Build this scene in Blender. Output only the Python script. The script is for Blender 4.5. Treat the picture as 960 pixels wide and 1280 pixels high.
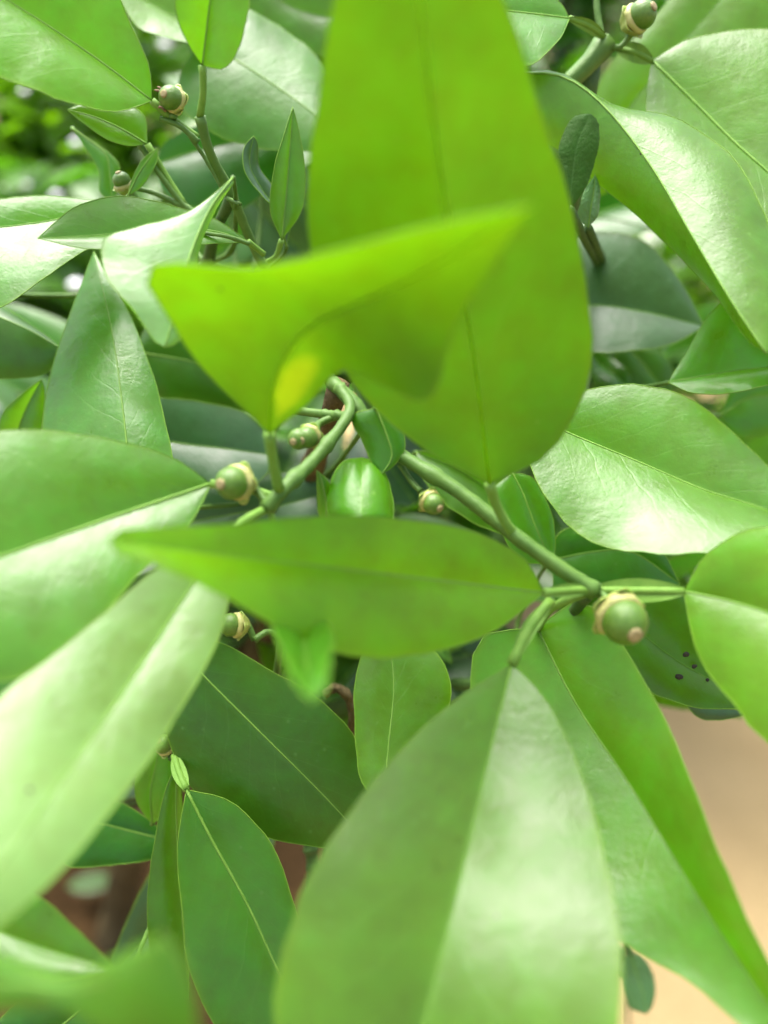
import bpy, math, random
import numpy as np
from mathutils import Vector, Matrix

random.seed(7)
for o in list(bpy.data.objects):
    bpy.data.objects.remove(o)
scene = bpy.context.scene
COL = scene.collection
R = math.radians

# ------------------------------------------------------------------ camera
FPX = 1100.0                      # focal length in pixels of the 960 x 1280 photograph
PITCH = 28.0
CAM = Vector((0, 0, 0.62))
cd = bpy.data.cameras.new('camera')
cam = bpy.data.objects.new('camera', cd)
COL.objects.link(cam)
cam.location = CAM
cam.rotation_euler = (R(90 - PITCH), 0, 0)
cd.sensor_fit = 'VERTICAL'
cd.sensor_height = 24.0
cd.lens = 24.0 * FPX / 1280.0
cd.clip_start = 0.01
cd.clip_end = 500
cd.dof.use_dof = True
cd.dof.focus_distance = 0.212
cd.dof.aperture_fstop = 3.5
scene.camera = cam

# ------------------------------------------------------------------ sky and sun
SUN_EL, SUN_AZ = 70.0, -30.0        # azimuth clockwise from +Y (ahead of the camera)
w = bpy.data.worlds.new('World')
scene.world = w
w.use_nodes = True
nt = w.node_tree
nt.nodes.clear()
sky = nt.nodes.new('ShaderNodeTexSky')
sky.sky_type = 'NISHITA'
sky.sun_disc = False
sky.sun_elevation = R(SUN_EL)
sky.sun_rotation = R(SUN_AZ)
sky.air_density = 1.0
sky.dust_density = 6.0
sky.ozone_density = 1.0
hs = nt.nodes.new('ShaderNodeHueSaturation')
hs.inputs['Saturation'].default_value = 0.7
bgn = nt.nodes.new('ShaderNodeBackground')
bgn.inputs['Strength'].default_value = 0.15
wo = nt.nodes.new('ShaderNodeOutputWorld')
nt.links.new(sky.outputs[0], hs.inputs['Color'])
nt.links.new(hs.outputs[0], bgn.inputs['Color'])
nt.links.new(bgn.outputs[0], wo.inputs[0])

sl = bpy.data.lights.new('sun', 'SUN')
sl.energy = 2.2
sl.angle = R(42)
sl.color = (1.0, 0.985, 0.955)
so = bpy.data.objects.new('sun', sl)
COL.objects.link(so)
sd = Vector((math.sin(R(SUN_AZ)) * math.cos(R(SUN_EL)), math.cos(R(SUN_AZ)) * math.cos(R(SUN_EL)), math.sin(R(SUN_EL))))
so.rotation_euler = sd.to_track_quat('Z', 'Y').to_euler()
so.location = (0, 0, 3)

vs = scene.view_settings
vs.view_transform = 'Standard'
vs.look = 'None'
vs.exposure = 1.95
vs.gamma = 1.0
vs.use_curve_mapping = False
scene.cycles.max_bounces = 7
scene.cycles.diffuse_bounces = 5
scene.cycles.glossy_bounces = 2
scene.cycles.use_adaptive_sampling = True
scene.cycles.adaptive_threshold = .02
scene.cycles.use_denoising = True

# ------------------------------------------------------------------ helpers
cr_, ci_ = math.cos(R(PITCH)), math.sin(R(PITCH))
RIGHT = Vector((1, 0, 0))
UP = Vector((0, ci_, cr_))
FWD = Vector((0, cr_, -ci_))


def P(x, y, d):
    """the point d centimetres along the view axis seen at photograph pixel (x, y)"""
    d = d / 100.0
    return CAM + RIGHT * ((x - 480) / FPX * d) + UP * (-(y - 640) / FPX * d) + FWD * d


def ground_at(x, y, z=0.0):
    v = P(x, y, 100) - CAM
    t = (z - CAM.z) / v.z
    return CAM + v * t


def arc_resample(pts, n):
    """Catmull-Rom through pts (any dimension), n samples at even arc length"""
    p = np.array(pts, float)
    if len(p) == 2:
        dense = np.linspace(p[0], p[1], 40)
    else:
        q = np.vstack([2 * p[0] - p[1], p, 2 * p[-1] - p[-2]])
        out = []
        for i in range(len(p) - 1):
            a, b, c, d = q[i], q[i + 1], q[i + 2], q[i + 3]
            for t in np.linspace(0, 1, 16, endpoint=False):
                out.append(.5 * ((2 * b) + (-a + c) * t + (2 * a - 5 * b + 4 * c - d) * t * t + (-a + 3 * b - 3 * c + d) * t ** 3))
        out.append(p[-1])
        dense = np.array(out)
    seg = np.linalg.norm(np.diff(dense[:, :2] if dense.shape[1] == 2 else dense, axis=0), axis=1)
    s = np.concatenate([[0], np.cumsum(seg)])
    tt = np.linspace(0, s[-1], n)
    return np.stack([np.interp(tt, s, dense[:, k]) for k in range(dense.shape[1])], 1)


def prof(vals, n):
    """smooth profile through evenly spaced values"""
    vals = list(vals)
    if len(vals) == 1:
        return np.full(n, float(vals[0]))
    x = np.linspace(0, 1, len(vals))
    a = arc_resample([(xx * 1000, v) for xx, v in zip(x, vals)], 200)
    return np.interp(np.linspace(0, 1000, n), a[:, 0], a[:, 1])


def link(name, me, mat, parent=None, loc=None):
    o = bpy.data.objects.new(name, me)
    COL.objects.link(o)
    if mat is not None and not me.materials:
        me.materials.append(mat)
    if parent is not None:
        o.parent = parent
    if loc is not None:
        o.location = loc
    return o


def mesh_from(name, verts, faces, smooth=True):
    me = bpy.data.meshes.new(name)
    me.from_pydata([tuple(v) for v in verts], [], faces)
    me.update()
    if smooth:
        me.polygons.foreach_set('use_smooth', [True] * len(me.polygons))
    return me


def tag(o, label=None, cat=None, group=None, kind=None):
    if label: o['label'] = label
    if cat: o['category'] = cat
    if group: o['group'] = group
    if kind: o['kind'] = kind
    return o


def empty(name, loc):
    o = bpy.data.objects.new(name, None)
    COL.objects.link(o)
    o.location = loc
    o.empty_display_size = .02
    return o


WORLD = {}


def wloc(o):
    """world position of an unrotated object"""
    v = Vector(o.location)
    while o.parent is not None:
        o = o.parent
        v = v + o.location
    return v


def tube_geo(pts, rad, sides=6, cap=True, flat=1.0, flat_dir=None):
    """verts, faces of a tube through world points"""
    pts = [Vector(p) for p in pts]
    n = len(pts)
    V, F = [], []
    prev = None
    for i, p in enumerate(pts):
        t = (pts[min(i + 1, n - 1)] - pts[max(i - 1, 0)])
        t = t.normalized() if t.length > 1e-9 else Vector((0, 0, 1))
        if flat_dir is not None:
            a = flat_dir - t * flat_dir.dot(t)
        elif prev is None:
            a = Vector((0, 0, 1)) if abs(t.z) < .9 else Vector((1, 0, 0))
            a = a - t * a.dot(t)
        else:
            a = prev - t * prev.dot(t)
        a = a.normalized() if a.length > 1e-9 else t.orthogonal().normalized()
        prev = a
        b = t.cross(a)
        r = rad[i] if hasattr(rad, '__len__') else rad
        for k in range(sides):
            an = 2 * math.pi * k / sides
            V.append(p + a * (math.cos(an) * r * flat) + b * (math.sin(an) * r))
    for i in range(n - 1):
        for k in range(sides):
            k2 = (k + 1) % sides
            F.append((i * sides + k, i * sides + k2, (i + 1) * sides + k2, (i + 1) * sides + k))
    if cap:
        F.append(tuple(range(sides - 1, -1, -1)))
        F.append(tuple((n - 1) * sides + k for k in range(sides)))
    return V, F


# ------------------------------------------------------------------ materials
def new_mat(name):
    m = bpy.data.materials.new(name)
    m.use_nodes = True
    m.node_tree.nodes.clear()
    return m, m.node_tree


def N(nt, kind, **kw):
    n = nt.nodes.new(kind)
    for k, v in kw.items():
        if k in n.inputs.keys() if hasattr(n.inputs, 'keys') else False:
            n.inputs[k].default_value = v
        else:
            setattr(n, k, v)
    return n


def math_node(nt, op, a, b=None, clamp=False):
    n = nt.nodes.new('ShaderNodeMath')
    n.operation = op
    n.use_clamp = clamp
    for i, v in enumerate((a, b)):
        if v is None:
            continue
        if isinstance(v, (int, float)):
            n.inputs[i].default_value = v
        else:
            nt.links.new(v, n.inputs[i])
    return n.outputs[0]


def mix_col(nt, fac, a, b, blend='MIX'):
    n = nt.nodes.new('ShaderNodeMix')
    n.data_type = 'RGBA'
    n.blend_type = blend
    for sock, v in ((n.inputs[0], fac), (n.inputs[6], a), (n.inputs[7], b)):
        if isinstance(v, (int, float)):
            sock.default_value = v
        elif isinstance(v, tuple):
            sock.default_value = (*v[:3], 1)
        else:
            nt.links.new(v, sock)
    return n.outputs[2]


def noise(nt, vec, scale, detail=3, rough=.5):
    n = nt.nodes.new('ShaderNodeTexNoise')
    n.inputs['Scale'].default_value = scale
    n.inputs['Detail'].default_value = detail
    n.inputs['Roughness'].default_value = rough
    nt.links.new(vec, n.inputs['Vector'])
    return n.outputs[0]


def ramp(nt, fac, stops):
    n = nt.nodes.new('ShaderNodeValToRGB')
    e = n.color_ramp.elements
    while len(e) < len(stops):
        e.new(.5)
    for el, (p, c) in zip(e, stops):
        el.position = p
        el.color = (*c[:3], 1)
    nt.links.new(fac, n.inputs[0])
    return n.outputs[0]


def leaf_mat(name, refl, trans, rough=.36, tfac=.45, spec=.5, nveins=9, vein=.30, crinkle=0.0, patch=False):
    """a thin leaf: waxy reflection over diffuse, and light passing through"""
    m, t = new_mat(name)
    L = t.links
    uv = t.nodes.new('ShaderNodeUVMap'); uv.uv_map = 'UVMap'
    sep = t.nodes.new('ShaderNodeSeparateXYZ'); L.new(uv.outputs[0], sep.inputs[0])
    tc = t.nodes.new('ShaderNodeTexCoord')
    oi = t.nodes.new('ShaderNodeObjectInfo')
    shift = t.nodes.new('ShaderNodeVectorMath'); shift.operation = 'ADD'
    L.new(tc.outputs['Object'], shift.inputs[0])
    comb = t.nodes.new('ShaderNodeCombineXYZ')
    r10 = math_node(t, 'MULTIPLY', oi.outputs['Random'], 9.0)
    L.new(r10, comb.inputs[0]); L.new(r10, comb.inputs[1])
    L.new(comb.outputs[0], shift.inputs[1])
    vec = shift.outputs[0]
    big = noise(t, vec, 48, 3)
    medn = noise(t, vec, 170, 4, .62)
    # lateral veins running from the midrib outwards and forwards
    a2 = math_node(t, 'MULTIPLY', math_node(t, 'ABSOLUTE', math_node(t, 'SUBTRACT', sep.outputs[0], .5)), 2.0)
    bend = math_node(t, 'MULTIPLY', math_node(t, 'POWER', a2, .85), .28)
    side = math_node(t, 'MULTIPLY', math_node(t, 'GREATER_THAN', sep.outputs[0], .5), .37 / nveins)
    s = math_node(t, 'SUBTRACT', math_node(t, 'ADD', sep.outputs[1], side), bend)
    s = math_node(t, 'ADD', s, math_node(t, 'MULTIPLY', math_node(t, 'SUBTRACT', big, .5), .12))
    ph = math_node(t, 'PINGPONG', math_node(t, 'MULTIPLY', s, float(nveins) * 2), 1.0)
    lat = math_node(t, 'POWER', math_node(t, 'SUBTRACT', 1.0, ph), 20.0)
    fade = math_node(t, 'MULTIPLY', math_node(t, 'SUBTRACT', 1.0, math_node(t, 'POWER', a2, 2.0)), math_node(t, 'MULTIPLY', medn, 1.6), clamp=True)
    lat = math_node(t, 'MULTIPLY', lat, fade, clamp=True)
    # the paler band along the midrib
    band = math_node(t, 'SUBTRACT', 1.0, math_node(t, 'MULTIPLY', a2, 15.0), clamp=True)
    # oil glands: small paler dots, some of them larger specks
    vd = t.nodes.new('ShaderNodeTexVoronoi'); vd.inputs['Scale'].default_value = 560
    L.new(vec, vd.inputs['Vector'])
    dots = math_node(t, 'SUBTRACT', 1.0, math_node(t, 'MULTIPLY', vd.outputs['Distance'], 3.6), clamp=True)
    sc = t.nodes.new('ShaderNodeSeparateColor'); L.new(vd.outputs['Color'], sc.inputs[0])
    speck = math_node(t, 'MULTIPLY', math_node(t, 'GREATER_THAN', sc.outputs[0], .965), math_node(t, 'SUBTRACT', 1.0, math_node(t, 'MULTIPLY', vd.outputs['Distance'], 2.6), clamp=True))
    scar = math_node(t, 'MULTIPLY', math_node(t, 'GREATER_THAN', sc.outputs[1], .9975), math_node(t, 'GREATER_THAN', math_node(t, 'MULTIPLY', medn, .46), vd.outputs['Distance']))
    # mottled growth
    val = math_node(t, 'ADD', .36, math_node(t, 'ADD', math_node(t, 'MULTIPLY', big, .55), math_node(t, 'ADD', math_node(t, 'MULTIPLY', medn, .60), math_node(t, 'MULTIPLY', oi.outputs['Random'], .14))))
    hue = math_node(t, 'ADD', math_node(t, 'ADD', math_node(t, 'MULTIPLY', oi.outputs['Random'], .022), .474), math_node(t, 'MULTIPLY', medn, .036))
    hsv = t.nodes.new('ShaderNodeHueSaturation')
    hsv.inputs['Color'].default_value = (*refl, 1)
    L.new(hue, hsv.inputs['Hue']); L.new(val, hsv.inputs['Value'])
    hst = t.nodes.new('ShaderNodeHueSaturation')
    hst.inputs['Color'].default_value = (*trans, 1)
    L.new(hue, hst.inputs['Hue']); L.new(val, hst.inputs['Value'])
    pale = tuple(min(1, c * 1.55 + .025) for c in refl)
    vf = math_node(t, 'ADD', math_node(t, 'MULTIPLY', lat, vein), math_node(t, 'ADD', math_node(t, 'MULTIPLY', dots, .16), math_node(t, 'ADD', math_node(t, 'MULTIPLY', speck, .8), math_node(t, 'MULTIPLY', band, .45 if vein else 0))), clamp=True)
    colr = mix_col(t, vf, hsv.outputs[0], pale)
    colt = mix_col(t, math_node(t, 'MULTIPLY', vf, .55), hst.outputs[0], tuple(c * .6 for c in trans))
    # thin yellowish rim, small brown scars
    rim = math_node(t, 'MULTIPLY', math_node(t, 'SUBTRACT', a2, .93, clamp=True), math_node(t, 'MULTIPLY', big, 13.0), clamp=True)
    colr = mix_col(t, math_node(t, 'MULTIPLY', rim, .6), colr, (refl[0] * 2.0 + .02, refl[1] * 1.35, refl[2]))
    colr = mix_col(t, scar, colr, (.05, .028, .01))
    colt = mix_col(t, scar, colt, (.03, .015, .004))
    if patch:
        # strong light on the blade beside the stalk, painted in as yellow
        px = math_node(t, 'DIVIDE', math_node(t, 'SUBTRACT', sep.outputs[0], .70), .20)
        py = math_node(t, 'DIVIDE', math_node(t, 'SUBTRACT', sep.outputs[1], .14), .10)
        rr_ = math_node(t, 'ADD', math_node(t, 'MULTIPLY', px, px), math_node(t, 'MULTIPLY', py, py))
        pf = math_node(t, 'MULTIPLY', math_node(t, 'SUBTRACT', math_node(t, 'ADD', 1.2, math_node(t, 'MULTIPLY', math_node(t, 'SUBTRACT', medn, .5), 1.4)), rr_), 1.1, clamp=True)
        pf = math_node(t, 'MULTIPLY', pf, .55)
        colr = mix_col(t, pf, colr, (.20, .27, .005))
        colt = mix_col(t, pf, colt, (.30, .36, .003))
    h = math_node(t, 'ADD', math_node(t, 'MULTIPLY', lat, -.16), math_node(t, 'MULTIPLY', medn, 1.15))
    h = math_node(t, 'ADD', h, math_node(t, 'MULTIPLY', dots, .10))
    if crinkle:
        h = math_node(t, 'ADD', h, math_node(t, 'MULTIPLY', noise(t, vec, 900, 4, .65), crinkle))
    bump = t.nodes.new('ShaderNodeBump')
    bump.inputs['Strength'].default_value = .26 + .25 * (crinkle > 0)
    bump.inputs['Distance'].default_value = .0008
    L.new(h, bump.inputs['Height'])
    pb = t.nodes.new('ShaderNodeBsdfPrincipled')
    L.new(colr, pb.inputs['Base Color'])
    pb.inputs['IOR'].default_value = 1.5
    pb.inputs['Specular IOR Level'].default_value = spec
    L.new(math_node(t, 'ADD', rough - .10, math_node(t, 'MULTIPLY', medn, .24)), pb.inputs['Roughness'])
    L.new(bump.outputs[0], pb.inputs['Normal'])
    tr = t.nodes.new('ShaderNodeBsdfTranslucent')
    L.new(colt, tr.inputs['Color'])
    mx = t.nodes.new('ShaderNodeMixShader')
    mx.inputs[0].default_value = tfac
    L.new(pb.outputs[0], mx.inputs[1]); L.new(tr.outputs[0], mx.inputs[2])
    out = t.nodes.new('ShaderNodeOutputMaterial')
    L.new(mx.outputs[0], out.inputs[0])
    return m


def simple_mat(name, c1, c2, scale=200, rough=.5, bump=.2, dist=.0005, spec=.5, sss=0.0, rough2=None):
    m, t = new_mat(name)
    L = t.links
    tc = t.nodes.new('ShaderNodeTexCoord')
    n = noise(t, tc.outputs['Object'], scale, 5, .6)
    col = ramp(t, n, [(.3, c1), (.7, c2)])
    pb = t.nodes.new('ShaderNodeBsdfPrincipled')
    L.new(col, pb.inputs['Base Color'])
    pb.inputs['Roughness'].default_value = rough
    pb.inputs['Specular IOR Level'].default_value = spec
    if sss:
        pb.inputs['Subsurface Weight'].default_value = sss
        pb.inputs['Subsurface Radius'].default_value = (.4, 1.0, .2)
        pb.inputs['Subsurface Scale'].default_value = .002
    b = t.nodes.new('ShaderNodeBump')
    b.inputs['Strength'].default_value = bump
    b.inputs['Distance'].default_value = dist
    L.new(noise(t, tc.outputs['Object'], scale * 3, 4, .6), b.inputs['Height'])
    L.new(b.outputs[0], pb.inputs['Normal'])
    out = t.nodes.new('ShaderNodeOutputMaterial')
    L.new(pb.outputs[0], out.inputs[0])
    return m


M = {
    'fresh': leaf_mat('leaf_fresh', (.078, .200, .004), (.155, .40, .002), .32, .48, .38),
    'backlit': leaf_mat('leaf_thick_fresh', (.068, .175, .003), (.090, .188, .0012), .36, .50, .3),
    'yellowed': leaf_mat('leaf_lit_patch', (.078, .190, .003), (.102, .205, .0012), .36, .52, .3, patch=True),  # the yellow is strong light painted in beside the stalk
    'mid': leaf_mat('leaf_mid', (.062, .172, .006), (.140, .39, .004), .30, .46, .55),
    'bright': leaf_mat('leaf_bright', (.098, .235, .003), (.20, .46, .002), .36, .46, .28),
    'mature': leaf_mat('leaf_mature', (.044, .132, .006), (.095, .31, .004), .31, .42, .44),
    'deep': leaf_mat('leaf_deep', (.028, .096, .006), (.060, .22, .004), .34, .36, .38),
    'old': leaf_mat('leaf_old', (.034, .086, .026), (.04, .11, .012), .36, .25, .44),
    'pale': leaf_mat('leaf_pale', (.125, .250, .050), (.20, .42, .020), .36, .44, .95),
    'ribt': leaf_mat('leaf_rib_backlit', (.06, .15, .012), (.62, .80, .06), .5, .90, .1, nveins=3, vein=0),
    'rib': simple_mat('leaf_rib', (.085, .185, .020), (.125, .235, .035), 300, .6, .1, spec=.2),
    'ribd': simple_mat('leaf_rib_dark', (.070, .16, .03), (.11, .21, .045), 300, .45, .1),
    'edge': simple_mat('leaf_edge', (.080, .185, .012), (.12, .235, .022), 300, .6, .1, spec=.2),
    'twig': simple_mat('green_twig', (.045, .105, .013), (.075, .150, .024), 260, .55, .35, .0004, spec=.25),
    'twigd': simple_mat('dark_twig', (.024, .062, .010), (.045, .090, .018), 260, .6, .4, .0005, spec=.25),
    'wood': simple_mat('bark', (.045, .034, .016), (.115, .090, .042), 130, .85, .9, .002, spec=.08),
    'ovary': simple_mat('young_fruit_green', (.052, .118, .010), (.085, .160, .018), 900, .36, .5, .0003, spec=.35, sss=.1),
    'disc': simple_mat('cream_disc', (.24, .24, .06), (.33, .32, .11), 500, .5, .4, .0004, sss=.2),
    'calyx': simple_mat('calyx_green', (.17, .23, .035), (.27, .31, .07), 500, .5, .4, .0004, sss=.2),
    'scar': simple_mat('style_scar', (.17, .14, .05), (.26, .21, .09), 900, .7, .5, .0003),
    'dry': simple_mat('dry_sepal', (.10, .055, .03), (.26, .16, .085), 500, .8, .6, .0006),
    'spot': simple_mat('black_spot', (.008, .006, .005), (.03, .02, .012), 900, .8, .6, .0004),
}

# ------------------------------------------------------------------ the ground
def ground_mat():
    m, t = new_mat('tan_pavement'); L = t.links
    tc = t.nodes.new('ShaderNodeTexCoord')
    a = noise(t, tc.outputs['Object'], 5, 5, .6)
    b = noise(t, tc.outputs['Object'], 160, 4, .7)
    c = ramp(t, a, [(.3, (.185, .130, .058)), (.7, (.275, .202, .098))])
    c = mix_col(t, .35, c, ramp(t, b, [(.25, (.14, .10, .045)), (.75, (.31, .235, .12))]))
    pb = t.nodes.new('ShaderNodeBsdfPrincipled'); L.new(c, pb.inputs['Base Color'])
    pb.inputs['Roughness'].default_value = .85
    pb.inputs['Specular IOR Level'].default_value = .08
    bp = t.nodes.new('ShaderNodeBump'); bp.inputs['Strength'].default_value = .4; bp.inputs['Distance'].default_value = .002
    L.new(b, bp.inputs['Height']); L.new(bp.outputs[0], pb.inputs['Normal'])
    o = t.nodes.new('ShaderNodeOutputMaterial'); L.new(pb.outputs[0], o.inputs[0])
    return m


def soil_mat():
    m, t = new_mat('brown_soil'); L = t.links
    tc = t.nodes.new('ShaderNodeTexCoord')
    a = noise(t, tc.outputs['Object'], 22, 6, .65)
    b = noise(t, tc.outputs['Object'], 170, 5, .7)
    c = ramp(t, a, [(.3, (.016, .009, .003)), (.5, (.036, .020, .008)), (.72, (.072, .040, .016))])
    c = mix_col(t, .4, c, ramp(t, b, [(.3, (.010, .006, .002)), (.75, (.08, .048, .020))]))
    pb = t.nodes.new('ShaderNodeBsdfPrincipled'); L.new(c, pb.inputs['Base Color'])
    pb.inputs['Roughness'].default_value = .95
    pb.inputs['Specular IOR Level'].default_value = .05
    bp = t.nodes.new('ShaderNodeBump'); bp.inputs['Strength'].default_value = .9; bp.inputs['Distance'].default_value = .006
    L.new(mix_col(t, .5, a, b), bp.inputs['Height']); L.new(bp.outputs[0], pb.inputs['Normal'])
    o = t.nodes.new('ShaderNodeOutputMaterial'); L.new(pb.outputs[0], o.inputs[0])
    return m


S = 60.0
gme = mesh_from('pavement', [(-S, -S, 0), (S, -S, 0), (S, S, 0), (-S, S, 0)], [(0, 1, 2, 3)], False)
tag(link('pavement', gme, ground_mat()), kind='structure')
# an uneven bed of earth under the bush
bed = []
bedF = []
nx, ny = 46, 46
x0, x1, y0, y1 = -.85, .10, .10, 1.35
for j in range(ny):
    for i in range(nx):
        fx, fy = i / (nx - 1), j / (ny - 1)
        e = min(fx, 1 - fx, fy, 1 - fy)
        z = .004 + min(1, e * 9) * (.012 + .010 * math.sin(fx * 17 + 2 * math.sin(fy * 11)) + random.uniform(0, .008))
        bed.append((x0 + (x1 - x0) * fx + .02 * math.sin(fy * 23), y0 + (y1 - y0) * fy + .02 * math.sin(fx * 19), z))
for j in range(ny - 1):
    for i in range(nx - 1):
        k = j * nx + i
        bedF.append((k, k + 1, k + nx + 1, k + nx))
tag(link('soil', mesh_from('soil', bed, bedF), soil_mat()), kind='structure')
# loose clods on the bed
cv, cf = [], []
for q in range(420):
    c = Vector((random.uniform(-.8, .06), random.uniform(.15, 1.3), .018))
    r = random.uniform(.004, .013)
    b0 = len(cv)
    ring = 6
    for lev, (zz, rr) in enumerate(((-.4, .8), (.25, 1.0), (.75, .55))):
        for k in range(ring):
            an = 2 * math.pi * k / ring + lev * .4
            cv.append(c + Vector((math.cos(an) * rr, math.sin(an) * rr, zz)) * r * random.uniform(.75, 1.25))
    for lev in range(2):
        for k in range(ring):
            k2 = (k + 1) % ring
            cf.append((b0 + lev * ring + k, b0 + lev * ring + k2, b0 + (lev + 1) * ring + k2, b0 + (lev + 1) * ring + k))
    cf.append(tuple(b0 + 2 * ring + k for k in range(ring)))
tag(link('soil_clods', mesh_from('soil_clods', cv, cf, False), simple_mat('clod', (.018, .010, .004), (.060, .036, .015), 120, .9, .8, .003, spec=.05)),
    'loose red-brown clods of earth under the bush', 'soil', kind='stuff')

# ------------------------------------------------------------------ leaves
NR, KH = 26, 7


def leaf_core(Mp, Lp, Rp, cl=.10, cr=.10, wav=.02, parent=None, mat='mid', label=None, rib='rib', ribw=(.00030, .00010),
              edge=True, name='leaf', rows=NR, kh=KH, toward=None, edger=.00012, seed=0):
    """blade lofted between midrib, left and right margin (world points, base to tip)"""
    rnd = random.Random(seed)
    n = len(Mp)
    base = Vector(Mp[0])
    V, UV = [], []
    phl, phr = rnd.uniform(0, 6.28), rnd.uniform(0, 6.28)
    fl, fr = rnd.uniform(1.6, 3.2), rnd.uniform(1.6, 3.2)
    eL, eR, ribp = [], [], []
    for i in range(n):
        t = i / (n - 1)
        m = Vector(Mp[i])
        tg = Vector(Mp[min(i + 1, n - 1)]) - Vector(Mp[max(i - 1, 0)])
        row = []
        for E, c, ph, fq, sgn in ((Vector(Lp[i]), cl, phl, fl, -1), (Vector(Rp[i]), cr, phr, fr, 1)):
            wv = (E - m) * (1 + .016 * math.sin(t * 21 + ph * 3) * math.sin(t * 9 + ph) + rnd.uniform(-.009, .009))
            nn = tg.cross(wv)
            nn = nn.normalized() if nn.length > 1e-12 else Vector((0, 0, 1))
            ref = toward if toward is not None else (CAM - m)
            if nn.dot(ref) < 0:
                nn = -nn
            pts = []
            for k in range(1, kh + 1):
                s = k / kh
                und = wav * wv.length * math.sin(6.28 * fq * t + ph) * s * s
                und += .35 * wav * wv.length * math.sin(6.28 * fq * 2.7 * t + ph * 2) * s * s
                pts.append(m + wv * s + nn * (c * wv.length * 4 * s * (1 - s) + und))
            row.append(pts)
        full = list(reversed(row[0])) + [m] + row[1]
        for k, p in enumerate(full):
            V.append(p - base)
            UV.append((k / (2 * kh), t))
        eL.append(full[0] - base); eR.append(full[-1] - base); ribp.append(m - base)
    W = 2 * kh + 1
    F = []
    for i in range(n - 1):
        for k in range(W - 1):
            F.append((i * W + k, i * W + k + 1, (i + 1) * W + k + 1, (i + 1) * W + k))
    me = mesh_from(name, V, F)
    uvl = me.uv_layers.new(name='UVMap')
    li = np.empty(len(me.loops), int)
    me.loops.foreach_get('vertex_index', li)
    uvl.data.foreach_set('uv', np.array(UV)[li].ravel())
    # crease along the midrib
    at = me.attributes.new('sharp_edge', 'BOOLEAN', 'EDGE')
    ev = np.empty(len(me.edges) * 2, int)
    me.edges.foreach_get('vertices', ev)
    ev = ev.reshape(-1, 2)
    at.data.foreach_set('value', ((ev % W) == kh).all(1))
    o = link(name, me, M[mat], parent, base - (wloc(parent) if parent else Vector()))
    if label:
        o['label'] = label
    if rib:
        rr = [ribw[0] + (ribw[1] - ribw[0]) * (i / (n - 1)) for i in range(n)]
        v, f = tube_geo(ribp, rr, 6)
        link('midrib', mesh_from('midrib', v, f), M[rib], o)
    if edge:
        v, f = tube_geo(eL + list(reversed(eR))[1:], edger, 4)
        link('margin', mesh_from('margin', v, f), M['edge'], o)
    return o


def px_leaf(mid, L, Rr, d, dl=0, dr=0, rows=NR, petiole=None, pw=1.1, pwing=0, seed=None, **kw):
    """leaf from photograph outlines with their real depths in cm (margins given without base and tip)"""
    L = [mid[0]] + list(L) + [mid[-1]]
    Rr = [mid[0]] + list(Rr) + [mid[-1]]
    m2 = arc_resample(mid, rows); l2 = arc_resample(L, rows); r2 = arc_resample(Rr, rows)
    dd = prof(d if hasattr(d, '__len__') else [d], rows)
    t = np.linspace(0, 1, rows)
    s = np.sin(np.pi * t) ** .75
    ol = prof(dl, rows) if hasattr(dl, '__len__') else dl * s
    orr = prof(dr, rows) if hasattr(dr, '__len__') else dr * s
    Mp = [P(m2[i, 0], m2[i, 1], dd[i]) for i in range(rows)]
    Lp = [P(l2[i, 0], l2[i, 1], dd[i] + ol[i]) for i in range(rows)]
    Rp = [P(r2[i, 0], r2[i, 1], dd[i] + orr[i]) for i in range(rows)]
    if seed is None:
        seed = int(abs(mid[0][0] * 7 + mid[0][1] * 13))
    o = leaf_core(Mp, Lp, Rp, parent=bush, seed=seed, **kw)
    if petiole:
        pts = [(mid[0][0], mid[0][1], dd[0])] + list(petiole)
        q = arc_resample([tuple(P(*p)) for p in pts], 9)
        q = [Vector(p) - Mp[0] for p in q]
        rad = [pw / 1000 * (1 - .12 * math.sin(3.14 * i / 8)) for i in range(9)]
        v, f = tube_geo(q, rad, 8)
        if pwing:
            # narrow wings along the leaf stalk
            b = len(v)
            ax = (q[-1] - q[0]).normalized()
            view = (CAM - Mp[0]).normalized()
            sd_ = ax.cross(view).normalized()
            for i in range(9):
                w_ = pwing / 1000 * (math.sin(3.14 * (i + .6) / 9.4) ** .7)
                for sg in (-1, 1):
                    v.append(q[i] + sd_ * (w_ * sg) + view * .0007)
            for i in range(8):
                a0 = b + 2 * i
                mid0 = len(v)
                v.append(q[i] + view * .0002); v.append(q[i + 1] + view * .0002)
                f.append((a0, mid0, mid0 + 1, a0 + 2))
                f.append((mid0, a0 + 1, a0 + 3, mid0 + 1))
        link('petiole', mesh_from('petiole', v, f), M['rib'], o)
    ANCH.append((Mp[0], petiole is not None))
    return o


ANCH = []
trunk_foot = ground_at(150, 1190, .01)
bush = empty('citrus_bush', trunk_foot)
tag(bush, 'bright green citrus bush with glossy folded leaves and small green fruitlets', 'bush')

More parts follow.
